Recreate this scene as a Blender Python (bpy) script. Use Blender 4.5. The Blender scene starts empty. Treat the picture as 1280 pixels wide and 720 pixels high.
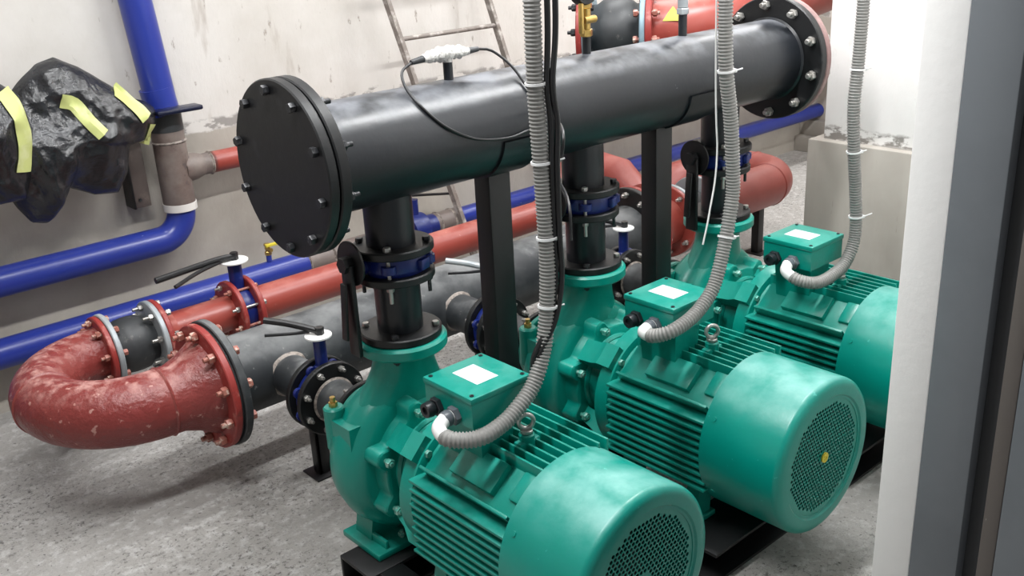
import bpy, bmesh, math, random
from math import sin, cos, pi, radians, sqrt
from mathutils import Vector, Matrix, noise
random.seed(7)
C = bpy.context.scene.collection
SC = bpy.context.scene

# ------------------------------------------------------------------ camera
def setup_camera():
    yaw, pitch, roll, fpx, H = radians(40.9299), radians(20.9446), radians(-3.0252), 1251.3, 1.6
    f = Vector((sin(yaw)*cos(pitch), cos(yaw)*cos(pitch), -sin(pitch)))
    r = Vector((cos(yaw), -sin(yaw), 0)); u = r.cross(f)
    r2 = cos(roll)*r + sin(roll)*u; u2 = -sin(roll)*r + cos(roll)*u
    cam = bpy.data.cameras.new('camera'); o = bpy.data.objects.new('camera', cam); C.objects.link(o)
    cam.sensor_width = 36; cam.lens = 36*fpx/1280; cam.clip_start = .05
    o.matrix_world = Matrix(((r2.x, u2.x, -f.x, 0), (r2.y, u2.y, -f.y, 0), (r2.z, u2.z, -f.z, H), (0, 0, 0, 1)))
    SC.camera = o
setup_camera()
SC.view_settings.view_transform = 'Standard'; SC.view_settings.look = 'None'
SC.view_settings.gamma = 1; SC.view_settings.use_curve_mapping = False
SC.view_settings.exposure = 0.0
W = bpy.data.worlds.new('world'); SC.world = W; W.use_nodes = True
W.node_tree.nodes['Background'].inputs[0].default_value = (.93, .96, 1, 1)
W.node_tree.nodes['Background'].inputs[1].default_value = .3
CEIL = 2.75
LAMPS = [(0.72, 1.55, 56), (2.45, 1.55, 52), (4.4, 1.55, 40), (1.0, 2.85, 22), (3.1, 2.85, 26), (5.0, 2.85, 34)]
for (lx, ly, pw) in LAMPS:
    l = bpy.data.lights.new('lamp_light', 'AREA'); l.shape = 'RECTANGLE'; l.size = 1.15; l.size_y = .12
    l.energy = pw; l.color = (.985, .995, 1)
    o = bpy.data.objects.new('lamp_light', l); C.objects.link(o); o.location = (lx, ly, CEIL-.075)

# ------------------------------------------------------------------ materials
def lin(c):
    return tuple((v/255/12.92 if v/255 <= .04045 else ((v/255+.055)/1.055)**2.4) for v in c)
def mat(name, rgb, rough=.5, metal=0, spots=(), dust=None, bump=None, spec=.5, coat=0, rvar=0):
    """spots: list of (rgb, scale, lo, hi, amount, stretch); dust: (rgb, amount, scale); bump: (scale, strength, detail)"""
    m = bpy.data.materials.new(name); m.use_nodes = True; nt = m.node_tree; N = nt.nodes; L = nt.links
    b = N['Principled BSDF']; b.inputs['Roughness'].default_value = rough; b.inputs['Metallic'].default_value = metal
    b.inputs['Specular IOR Level'].default_value = spec
    b.inputs['Coat Weight'].default_value = coat; b.inputs['Coat Roughness'].default_value = .2
    tc = N.new('ShaderNodeTexCoord'); oi = N.new('ShaderNodeObjectInfo')
    sc = N.new('ShaderNodeVectorMath'); sc.operation = 'SCALE'; sc.inputs[0].default_value = (17, 31, 23); L.new(oi.outputs['Random'], sc.inputs['Scale'])
    ad = N.new('ShaderNodeVectorMath'); ad.operation = 'ADD'; L.new(tc.outputs['Object'], ad.inputs[0]); L.new(sc.outputs[0], ad.inputs[1])
    vec = ad.outputs[0]
    def nz(scale, detail=4, stretch=None, rough=.6):
        n = N.new('ShaderNodeTexNoise'); n.inputs['Scale'].default_value = scale; n.inputs['Detail'].default_value = detail; n.inputs['Roughness'].default_value = rough
        if stretch:
            mp = N.new('ShaderNodeMapping'); mp.inputs['Scale'].default_value = stretch; L.new(vec, mp.inputs[0]); L.new(mp.outputs[0], n.inputs['Vector'])
        else: L.new(vec, n.inputs['Vector'])
        return n.outputs['Fac']
    def ramp(fac, lo, hi, amt=1):
        r = N.new('ShaderNodeMapRange'); r.inputs['From Min'].default_value = lo; r.inputs['From Max'].default_value = hi; r.inputs['To Max'].default_value = amt
        L.new(fac, r.inputs['Value']); return r.outputs[0]
    def mixc(fac, a, col):
        x = N.new('ShaderNodeMix'); x.data_type = 'RGBA'; L.new(fac, x.inputs['Factor'])
        if isinstance(a, tuple): x.inputs['A'].default_value = (*a, 1)
        else: L.new(a, x.inputs['A'])
        x.inputs['B'].default_value = (*col, 1); return x.outputs['Result']
    col = lin(rgb)
    for (c2, s, lo, hi, am, *st) in spots:
        col = mixc(ramp(nz(s, 5, st[0] if st else None), lo, hi, am), col, lin(c2))
    rsock = None
    if dust:
        g = N.new('ShaderNodeNewGeometry'); sx = N.new('ShaderNodeSeparateXYZ'); L.new(g.outputs['Normal'], sx.inputs[0])
        up = ramp(sx.outputs['Z'], .55, 1.0, 1); nn = ramp(nz(dust[2], 6), *(dust[3] if len(dust) > 3 else (.42, .62)), dust[1])
        mu = N.new('ShaderNodeMath'); mu.operation = 'MULTIPLY'; L.new(up, mu.inputs[0]); L.new(nn, mu.inputs[1])
        col = mixc(mu.outputs[0], col, lin(dust[0]))
        rr = N.new('ShaderNodeMapRange'); rr.inputs['To Min'].default_value = rough; rr.inputs['To Max'].default_value = min(1, rough+.4); L.new(mu.outputs[0], rr.inputs['Value']); rsock = rr.outputs[0]
    if isinstance(col, tuple): b.inputs['Base Color'].default_value = (*col, 1)
    else: L.new(col, b.inputs['Base Color'])
    if rsock is None and rvar:
        rsock = N.new('ShaderNodeMapRange'); rsock.inputs['To Min'].default_value = max(.05, rough-rvar); rsock.inputs['To Max'].default_value = min(1, rough+rvar)
        L.new(nz(9, 4), rsock.inputs['Value']); rsock = rsock.outputs[0]
    if rsock: L.new(rsock, b.inputs['Roughness'])
    if bump:
        bp = N.new('ShaderNodeBump'); bp.inputs['Strength'].default_value = bump[1]; bp.inputs['Distance'].default_value = bump[3] if len(bump) > 3 else .01
        L.new(nz(bump[0], bump[2]), bp.inputs['Height']); L.new(bp.outputs[0], b.inputs['Normal'])
    return m

M = {}
M['green'] = mat('green_enamel', (0, 132, 117), .3, spots=[((40, 160, 148), 46, .66, .72, .3)], dust=((86, 172, 162), .3, 40, (.3, .8)), bump=(60, .05, 3), coat=.06)
M['green_cover'] = mat('green_enamel_dusty', (0, 134, 120), .3, spots=[((90, 188, 176), 60, .7, .73, .5)], dust=((150, 200, 196), .8, 9, (.36, .85)), bump=(60, .04, 3), coat=.06)
M['black'] = mat('black_pipe_paint', (20, 23, 28), .34, spots=[((150, 152, 156), 55, .74, .77, .6), ((30, 33, 38), 3, .4, .7, .8)], dust=((150, 153, 160), .42, 8), bump=(22, .07, 3))
M['black_flat'] = mat('black_flange_paint', (13, 14, 16), .45, spots=[((62, 64, 67), 14, .62, .8, .5)], bump=(40, .05, 3))
M['black_old'] = mat('dusty_black_pipe', (40, 43, 46), .5, spots=[((96, 98, 99), 5, .45, .75, .7), ((135, 135, 132), 40, .66, .72, .5)], dust=((128, 129, 129), .7, 5))
M['post'] = mat('black_steel_post', (15, 15, 17), .45)
M['red'] = mat('red_primer_scuffed', (120, 46, 43), .3, spots=[((138, 72, 67), 3, .45, .7, .6), ((196, 152, 142), 34, .63, .67, .6)], dust=((190, 146, 138), .75, 26, (.44, .66)), bump=(36, .4, 6, .016))
M['red_pipe'] = mat('red_pipe_paint', (146, 64, 55), .34, spots=[((132, 54, 48), 6, .5, .7, .6), ((205, 150, 138), 40, .68, .74, .5)], dust=((190, 126, 114), .5, 10))
M['red_flange'] = mat('red_flange_paint', (140, 48, 44), .45, spots=[((180, 120, 110), 22, .56, .66, .6), ((70, 40, 36), 16, .62, .72, .6)])
M['salmon'] = mat('faded_red_paint', (120, 48, 42), .42, spots=[((144, 72, 64), 5, .4, .7, .6)], dust=((150, 100, 92), .4, 14))
M['blue'] = mat('blue_pipe_paint', (38, 52, 134), .28, spots=[((50, 66, 152), 7, .55, .75, .4), ((190, 195, 210), 30, .73, .76, .6)])
M['blue_cast'] = mat('blue_valve_paint', (16, 32, 98), .35, spots=[((80, 98, 160), 25, .6, .72, .4)])
M['bare'] = mat('unpainted_brown_pipe', (104, 94, 90), .5, spots=[((140, 128, 120), 6, .45, .7, .7), ((84, 62, 56), 9, .5, .7, .6), ((60, 58, 58), 18, .62, .7, .6)])
M['weld'] = mat('weld_seam', (150, 140, 132), .5, spots=[((80, 70, 66), 60, .45, .6, .8)], bump=(150, .4, 2))
M['white_band'] = mat('white_tape_band', (208, 204, 200), .6)
M['galv'] = mat('galvanised_flange', (150, 156, 160), .45, metal=.25, spots=[((190, 194, 196), 12, .45, .7, .6), ((110, 112, 112), 25, .6, .72, .6)])
M['galv_blue'] = mat('pale_blue_steel_flange', (128, 152, 164), .45, metal=.2, spots=[((165, 182, 188), 12, .45, .7, .6)])
M['rubber'] = mat('black_rubber', (42, 44, 46), .5, spots=[((110, 108, 104), 40, .64, .7, .6), ((62, 64, 66), 6, .4, .7, .6)])
M['steel'] = mat('zinc_bolt', (176, 174, 170), .32, metal=.75, spots=[((120, 110, 100), 40, .55, .7, .5)])
M['bolt_dark'] = mat('painted_bolt', (38, 39, 42), .4, metal=.2, spots=[((120, 120, 120), 90, .55, .65, .5)])
M['bolt_red'] = mat('rusty_red_bolt', (150, 92, 80), .45, metal=.1, spots=[((205, 185, 170), 60, .52, .62, .8)])
M['bolt_green'] = mat('green_bolt', (70, 150, 135), .4, metal=.2, spots=[((170, 190, 180), 90, .5, .62, .7)])
M['brass'] = mat('brass', (188, 158, 92), .28, metal=.85, spots=[((120, 92, 40), 50, .55, .7, .6)])
M['conduit'] = mat('grey_pvc_conduit', (134, 133, 130), .5)
M['white_pvc'] = mat('white_pvc', (222, 222, 220), .4)
M['zip'] = mat('white_nylon', (226, 226, 226), .45)
M['cable'] = mat('black_cable', (20, 20, 22), .4)
M['gland'] = mat('black_gland', (30, 32, 36), .35)
M['grey_gland'] = mat('grey_gland', (88, 92, 98), .35)
M['paper'] = mat('white_sticker', (214, 220, 222), .5, spots=[((150, 158, 162), 260, .56, .62, .6, (1, 3, 1))])
M['yellow'] = mat('yellow_sticker', (206, 190, 60), .5)
M['dark'] = mat('dark_interior', (12, 16, 16), .7)
M['bag'] = mat('black_plastic_film', (26, 27, 30), .27, spots=[((60, 62, 67), 7, .5, .7, .7)], spec=.6, bump=(30, .5, 4, .012))
M['tape'] = mat('yellow_green_tape', (186, 192, 122), .55, spots=[((218, 218, 182), 10, .5, .7, .6)])
M['white_tape'] = mat('white_thread_wrap', (214, 212, 208), .7, bump=(90, .8, 3))
M['ladder'] = mat('weathered_ladder_steel', (126, 118, 112), .55, metal=.1, spots=[((190, 184, 178), 20, .5, .64, .8), ((90, 78, 70), 14, .58, .7, .6)])
M['plaster'] = mat('white_plaster', (240, 239, 237), .8, bump=(40, .08, 4))
M['doorgrey'] = mat('grey_door_paint', (112, 117, 122), .45, spots=[((96, 101, 106), 4, .45, .7, .5), ((50, 54, 60), 46, .74, .76, .8)])
M['darkgrey'] = mat('dark_grey_seal', (52, 54, 57), .6)
M['brownstrip'] = mat('brown_edge', (98, 92, 88), .6, spots=[((200, 196, 190), 60, .72, .75, .8, (1, 1, .3))])
M['dado'] = mat('beige_dado_plaster', (164, 159, 151), .75, spots=[((146, 139, 130), 3, .45, .75, .6), ((182, 177, 169), 5, .5, .7, .5, (1, 1, .2)), ((120, 112, 104), 30, .68, .74, .5, (3, 3, .3))])
M['dusty_pink'] = mat('dusty_red_paint', (132, 104, 102), .6, spots=[((165, 140, 136), 14, .45, .65, .7)])
M['lampwhite'] = mat('lamp_housing', (230, 230, 230), .5)
M['oil'] = mat('chain_red', (190, 60, 40), .4)

def wall_material(name='painted_wall', line=.8485, up0=(200, 196, 191), up1=(186, 181, 174), streak=.75):
    m = bpy.data.materials.new(name); m.use_nodes = True; nt = m.node_tree; N = nt.nodes; L = nt.links; b = N['Principled BSDF']
    b.inputs['Roughness'].default_value = .75
    g = N.new('ShaderNodeNewGeometry'); sx = N.new('ShaderNodeSeparateXYZ'); L.new(g.outputs['Position'], sx.inputs[0])
    def nz(s, st=(1, 1, 1), d=6):
        mp = N.new('ShaderNodeMapping'); mp.inputs['Scale'].default_value = st; L.new(g.outputs['Position'], mp.inputs[0])
        n = N.new('ShaderNodeTexNoise'); n.inputs['Scale'].default_value = s; n.inputs['Detail'].default_value = d; n.inputs['Roughness'].default_value = .62; L.new(mp.outputs[0], n.inputs['Vector']); return n.outputs['Fac']
    def rng(v, a, c, x=0, y=1):
        r = N.new('ShaderNodeMapRange'); r.inputs['From Min'].default_value = a; r.inputs['From Max'].default_value = c; r.inputs['To Min'].default_value = x; r.inputs['To Max'].default_value = y; L.new(v, r.inputs['Value']); return r.outputs[0]
    def mix(f, a, c):
        x = N.new('ShaderNodeMix'); x.data_type = 'RGBA'; L.new(f, x.inputs['Factor'])
        for k, v in (('A', a), ('B', c)):
            if isinstance(v, tuple): x.inputs[k].default_value = (*lin(v), 1)
            else: L.new(v, x.inputs[k])
        return x.outputs['Result']
    upper = mix(rng(nz(2.2), .4, .7), up0, up1)
    upper = mix(rng(nz(9, (1, 1, .22)), .6, .72, 0, streak), upper, (160, 151, 142))
    upper = mix(rng(nz(26, (1, 1, .4)), .64, .7, 0, streak*1.1), upper, (134, 124, 114))
    lower = mix(rng(nz(2.5), .4, .7), (172, 166, 157), (154, 147, 138))
    lower = mix(rng(nz(5, (1, 1, .3)), .55, .7, 0, .5), lower, (178, 170, 159))
    def mth(op, a, c):
        x = N.new('ShaderNodeMath'); x.operation = op
        for i, v in enumerate((a, c)):
            if isinstance(v, (int, float)): x.inputs[i].default_value = v
            else: L.new(v, x.inputs[i])
        return x.outputs[0]
    zz = mth('ADD', sx.outputs['Z'], rng(nz(18), .3, .7, -.008, .008))
    isup = rng(zz, line-.0035, line+.0035)
    band = mth('MULTIPLY', rng(mth('ABSOLUTE', mth('SUBTRACT', zz, line+.0235), 0), .016, .03, 1, 0), rng(nz(11, (1, 1, 2)), .47, .53))
    col = mix(isup, lower, upper)
    col = mix(band, col, (142, 138, 134))
    L.new(col, b.inputs['Base Color'])
    bp = N.new('ShaderNodeBump'); bp.inputs['Strength'].default_value = .35; bp.inputs['Distance'].default_value = .01; L.new(nz(14, (1, 1, .5)), bp.inputs['Height']); L.new(bp.outputs[0], b.inputs['Normal'])
    return m
M['wall'] = wall_material()
M['column'] = wall_material('white_column_paint', .755, (236, 235, 233), (230, 228, 226), .12)
def floor_material():
    m = bpy.data.materials.new('pitted_concrete'); m.use_nodes = True; nt = m.node_tree; N = nt.nodes; L = nt.links; b = N['Principled BSDF']
    b.inputs['Roughness'].default_value = .7
    g = N.new('ShaderNodeNewGeometry')
    def nz(s, d=6, rg=.6):
        n = N.new('ShaderNodeTexNoise'); n.inputs['Scale'].default_value = s; n.inputs['Detail'].default_value = d; n.inputs['Roughness'].default_value = rg; L.new(g.outputs['Position'], n.inputs['Vector']); return n.outputs['Fac']
    def rng(v, a, c, x=0, y=1):
        r = N.new('ShaderNodeMapRange'); r.inputs['From Min'].default_value = a; r.inputs['From Max'].default_value = c; r.inputs['To Min'].default_value = x; r.inputs['To Max'].default_value = y; L.new(v, r.inputs['Value']); return r.outputs[0]
    def mix(f, a, c):
        x = N.new('ShaderNodeMix'); x.data_type = 'RGBA'; L.new(f, x.inputs['Factor'])
        for k, v in (('A', a), ('B', c)):
            if isinstance(v, tuple): x.inputs[k].default_value = (*lin(v), 1)
            else: L.new(v, x.inputs[k])
        return x.outputs['Result']
    col = mix(rng(nz(1.3), .35, .65), (192, 189, 185), (174, 170, 165))
    gate = rng(nz(1.9, 2), .40, .60)
    def mul(a, c):
        x = N.new('ShaderNodeMath'); x.operation = 'MULTIPLY'; L.new(a, x.inputs[0]); L.new(c, x.inputs[1]); return x.outputs[0]
    col = mix(rng(nz(26, 6, .7), .5, .62, 0, .8), col, (214, 212, 209))
    col = mix(mul(rng(nz(60, 6, .8), .53, .60, 0, .9), gate), col, (86, 82, 78))
    col = mix(rng(nz(40, 5, .75), .58, .68, 0, .5), col, (118, 114, 108))
    col = mix(rng(nz(75, 3), .64, .7, 0, .8), col, (64, 61, 58))
    L.new(col, b.inputs['Base Color'])
    bp = N.new('ShaderNodeBump'); bp.inputs['Strength'].default_value = .9; bp.inputs['Distance'].default_value = .02; L.new(nz(52, 7, .75), bp.inputs['Height']); L.new(bp.outputs[0], b.inputs['Normal'])
    return m
M['floor'] = floor_material()

# ------------------------------------------------------------------ mesh helpers
ORG = {}
AX = {'X': Vector((1, 0, 0)), 'Y': Vector((0, 1, 0)), 'Z': Vector((0, 0, 1))}
def frame(d):
    d = Vector(d).normalized(); h = Vector((0, 0, 1)) if abs(d.z) < .9 else Vector((1, 0, 0))
    a = h.cross(d).normalized(); return a, d.cross(a), d
class MB:
    def __init__(s): s.v = []; s.f = []
    def add(s, vs, fs):
        o = len(s.v); s.v += [Vector(v) for v in vs]; s.f += [tuple(i+o for i in f) for f in fs]; return s
    def lathe(s, prof, org, axis, seg=48, closed=False, sx=1, sy=1):
        org = Vector(org); a, b, d = frame(AX[axis] if isinstance(axis, str) else axis)
        vs = []; fs = []; n = len(prof)
        for (t, r) in prof:
            for k in range(seg):
                th = 2*pi*k/seg; vs.append(org+d*t+a*(r*sx*cos(th))+b*(r*sy*sin(th)))
        m = n if closed else n-1
        for i in range(m):
            for k in range(seg):
                j = (i+1) % n; fs.append((i*seg+k, i*seg+(k+1) % seg, j*seg+(k+1) % seg, j*seg+k))
        if not closed:
            if prof[0][1] > 1e-6: fs.append(tuple(range(seg)))
            if prof[-1][1] > 1e-6: fs.append(tuple((n-1)*seg+k for k in range(seg)))
        return s.add(vs, fs)
    def cyl(s, p0, p1, r, seg=32, r2=None, bev=0):
        p0 = Vector(p0); p1 = Vector(p1); l = (p1-p0).length; r2 = r if r2 is None else r2
        pr = [(0, r), (l, r2)] if not bev else [(0, r-bev), (bev, r), (l-bev, r2), (l, r2-bev)]
        return s.lathe(pr, p0, p1-p0, seg)
    def tube(s, pts, rad, seg=24, cap=True):
        pts = [Vector(p) for p in pts]; n = len(pts)
        tg = [((pts[min(i+1, n-1)]-pts[max(i-1, 0)]).normalized()) for i in range(n)]
        a, b, _ = frame(tg[0]); vs = []; fs = []
        for i in range(n):
            if i:
                q = tg[i-1].rotation_difference(tg[i]); a = q @ a
                a = (a-tg[i]*a.dot(tg[i])).normalized()
            b = tg[i].cross(a); r = rad[i] if isinstance(rad, (list, tuple)) else rad
            for k in range(seg):
                th = 2*pi*k/seg; vs.append(pts[i]+a*(r*cos(th))+b*(r*sin(th)))
        for i in range(n-1):
            for k in range(seg): fs.append((i*seg+k, i*seg+(k+1) % seg, (i+1)*seg+(k+1) % seg, (i+1)*seg+k))
        if cap: fs.append(tuple(range(seg))); fs.append(tuple((n-1)*seg+k for k in range(seg)))
        return s.add(vs, fs)
    def box(s, lo, hi, bev=0, rot=None, piv=None):
        bm = bmesh.new(); bmesh.ops.create_cube(bm, size=1)
        lo = Vector(lo); hi = Vector(hi); c = (lo+hi)/2; d = hi-lo
        for v in bm.verts: v.co = Vector((v.co.x*d.x, v.co.y*d.y, v.co.z*d.z))
        if bev: bmesh.ops.bevel(bm, geom=bm.edges[:], offset=bev, segments=2, affect='EDGES', profile=.5)
        for v in bm.verts:
            v.co += c
            if rot is not None: p = Vector(piv if piv is not None else c); v.co = rot @ (v.co-p) + p
        bm.verts.index_update()
        s.add([v.co.copy() for v in bm.verts], [tuple(v.index for v in f.verts) for f in bm.faces]); bm.free(); return s
    def prism(s, poly, org, ux, uy, depth):
        """extrude polygon given in (ux,uy) along ux x uy by depth"""
        org = Vector(org); ux = Vector(ux); uy = Vector(uy); w = ux.cross(uy)*depth; n = len(poly)
        a = [org+ux*x+uy*y for x, y in poly]
        return s.add(a+[p+w for p in a], [tuple(range(n)), tuple(range(n, 2*n))]+[(i, (i+1) % n, n+(i+1) % n, n+i) for i in range(n)])
    def loft(s, rings, cap=True):
        n = len(rings[0]); vs = [p for r in rings for p in r]; fs = []
        for i in range(len(rings)-1):
            for k in range(n): fs.append((i*n+k, i*n+(k+1) % n, (i+1)*n+(k+1) % n, (i+1)*n+k))
        if cap: fs += [tuple(range(n)), tuple((len(rings)-1)*n+k for k in range(n))]
        return s.add(vs, fs)
    def mesh(s, name, m, org, sharp=32):
        me = bpy.data.meshes.new(name); me.from_pydata([tuple(v-org) for v in s.v], [], s.f)
        bm = bmesh.new(); bm.from_mesh(me); bmesh.ops.recalc_face_normals(bm, faces=bm.faces[:]); bm.to_mesh(me); bm.free()
        me.shade_smooth(); me.set_sharp_from_angle(angle=radians(sharp)); me.materials.append(m); return me
    def build(s, name, m, parent=None, org=None, sharp=32):
        if parent is not None: base = ORG[parent.name]; loc = Vector((0, 0, 0))
        else:
            base = Vector(org) if org is not None else Vector((sum(v.x for v in s.v)/len(s.v), sum(v.y for v in s.v)/len(s.v), min(v.z for v in s.v))); loc = base
        m = M[m] if isinstance(m, str) else m
        o = bpy.data.objects.new(name, s.mesh(name, m, base, sharp)); C.objects.link(o)
        if parent is not None: o.parent = parent
        o.location = loc; ORG[o.name] = base; return o
def tag(o, label, cat, group=None):
    o['label'] = label; o['category'] = cat
    if group: o['group'] = group
    return o
def thing(name, label, cat, loc, group=None):
    o = bpy.data.objects.new(name, None); C.objects.link(o); o.location = loc; o.empty_display_size = .05; ORG[o.name] = Vector(loc)
    return tag(o, label, cat, group)
def struct(o): o['kind'] = 'structure'; return o
def copy_tree(o, parent=None):
    c = o.copy(); C.objects.link(c); ORG[c.name] = ORG[o.name]
    if parent is not None: c.parent = parent
    for ch in list(o.children): copy_tree(ch, c)
    return c
def smooth_path(pts, step=.01):
    P = [Vector(p) for p in pts]; P = [2*P[0]-P[1]]+P+[2*P[-1]-P[-2]]; out = []
    for i in range(1, len(P)-2):
        n = max(2, int((P[i+1]-P[i]).length/step*1.2))
        for k in range(n):
            t = k/n; a, b, c, d = P[i-1], P[i], P[i+1], P[i+2]
            out.append(.5*((2*b)+(c-a)*t+(2*a-5*b+4*c-d)*t*t+(3*b-a-3*c+d)*t**3))
    out.append(P[-2]); return out
def resample(pts, step):
    out = [pts[0]]; acc = 0
    for a, b in zip(pts, pts[1:]):
        l = (b-a).length
        while acc+l >= step:
            t = (step-acc)/l; a = a+(b-a)*t; out.append(a); l = (b-a).length; acc = 0
            if l < 1e-9: break
        acc += l
    return out
def fillet(pts, R, n=12):
    """polyline with circular bends of radius R at the inner points"""
    P = [Vector(p) for p in pts]; out = [P[0]]
    for i in range(1, len(P)-1):
        a = (P[i-1]-P[i]).normalized(); b = (P[i+1]-P[i]).normalized(); ang = a.angle(b); t = R/math.tan(ang/2)
        c = P[i]+(a+b).normalized()*(R/sin(ang/2)); s0 = P[i]+a*t; s1 = P[i]+b*t
        u = (s0-c).normalized(); w = (s1-c).normalized(); tot = u.angle(w); ax = u.cross(w).normalized()
        for k in range(n+1): out.append(c+(Matrix.Rotation(tot*k/n, 3, ax) @ u)*R)
    out.append(P[-1]); return out
BC = {}
def bolt_mesh(size, grip, tail, m, headless=False):
    key = (size, round(grip, 4), tail, m, headless)
    if key in BC: return BC[key]
    b = MB(); h = size*1.15
    def hexa(z0, z1):
        r = size*.97; b.lathe([(z0, r*.9), (z0+h*.18, r), (z1-h*.18, r), (z1, r*.9)], (0, 0, 0), 'Z', 6)
    if not headless: hexa(-grip/2-h, -grip/2)
    b.cyl((0, 0, -grip/2-h*.2), (0, 0, grip/2+h+tail), size*.5, 12, bev=size*.08)
    hexa(grip/2, grip/2+h)
    BC[key] = b.mesh('bolt', M[m], Vector((0, 0, 0))); return BC[key]
def bolt(parent, pos, axis, size, grip, m='bolt_dark', tail=.006, spin=0):
    d = Vector(AX[axis] if isinstance(axis, str) else axis)
    o = bpy.data.objects.new('bolt', bolt_mesh(size, grip, tail, m)); C.objects.link(o); o.parent = parent
    o.location = Vector(pos)-ORG[parent.name]; o.rotation_mode = 'QUATERNION'
    o.rotation_quaternion = d.to_track_quat('Z', 'Y') @ Matrix.Rotation(spin, 3, 'Z').to_quaternion(); ORG[o.name] = Vector(pos); return o
def bolts(parent, c, axis, R, n, size, grip, m='bolt_dark', phase=0, tail=.006, only=None):
    a, b, d = frame(AX[axis.strip('-')]*(-1 if axis[0] == '-' else 1)); c = Vector(c)
    for k in range(n):
        if only is not None and k not in only: continue
        th = phase+2*pi*k/n; bolt(parent, c+a*(R*cos(th))+b*(R*sin(th)), d, size, grip, m, tail, random.random()*3)
def disc(prof_t, r, c, axis, bev=.003, hole=None, seg=56):
    """flange plate of thickness prof_t starting at c along axis"""
    b = MB()
    if hole: b.lathe([(0, hole), (0, r-bev), (bev, r), (prof_t-bev, r), (prof_t, r-bev), (prof_t, hole)], c, axis, seg, closed=True)
    else: b.lathe([(0, r-bev), (bev, r), (prof_t-bev, r), (prof_t, r-bev)], c, axis, seg)
    return b

# ------------------------------------------------------------------ setting
XW, YW, YF = 5.75, 3.62, .798
fl = struct(MB().box((-1.7, -1.6, -.12), (XW+.2, YW+.2, 0)).build('floor', 'floor'))
struct(MB().box((-1.7, YW, 0), (XW+.2, YW+.2, CEIL)).build('wall_back', 'wall'))
struct(MB().box((XW, -1.6, 0), (XW+.2, YW, CEIL)).build('wall_right', 'wall'))
struct(MB().box((-1.8, .6, 0), (-1.6, YW, CEIL)).build('wall_left', 'wall'))
struct(MB().box((-1.8, -1.6, CEIL), (XW+.2, YW+.2, CEIL+.15)).build('ceiling', 'plaster'))
cb = MB(); cb.box((XW-.10, 2.0, 0), (XW, YW, .10), .006); cb.box((XW-.05, 2.0, .10), (XW, YW, .2), .006)
struct(cb.build('baseboard_right', 'dado'))
wf = struct(MB().box((1.6, .7229, 0), (XW, YF, CEIL), .004).build('wall_front', 'plaster'))
df = struct(MB().box((1.597, .6335, 0), (1.8, .7227, CEIL), .003).build('door_1', 'doorgrey'))
MB().box((1.625, .601, 0), (1.8, .633, CEIL)).build('seal_strip', 'darkgrey', df)
MB().box((1.6, .572, 0), (1.8, .601, CEIL), .004).build('frame_edge', 'brownstrip', df)
MB().box((1.597, .44, 0), (1.8, .5715, CEIL), .003).build('door_leaf', 'doorgrey', df)
co = struct(MB().box((3.2, 1.05, 0), (3.75, 1.93, CEIL), .006).build('wall_middle', 'column'))
MB().box((3.165, 1.02, 0), (3.78, 1.972, .755), .006).build('trim_1', 'dado', None)
struct(bpy.data.objects['trim_1'])
for (lx, ly, pw) in LAMPS:
    t = thing('ceiling_lamp', 'white tube lamp on the ceiling at x %.1f' % lx, 'lamp', (lx, ly, CEIL-.07), 'tube lamps on the ceiling')
    t['label'] = 'long white tube lamp fixed flat under the ceiling'
    MB().box((lx-.62, ly-.09, CEIL-.07), (lx+.62, ly+.09, CEIL-.001), .008).build('housing', 'lampwhite', t)

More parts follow.
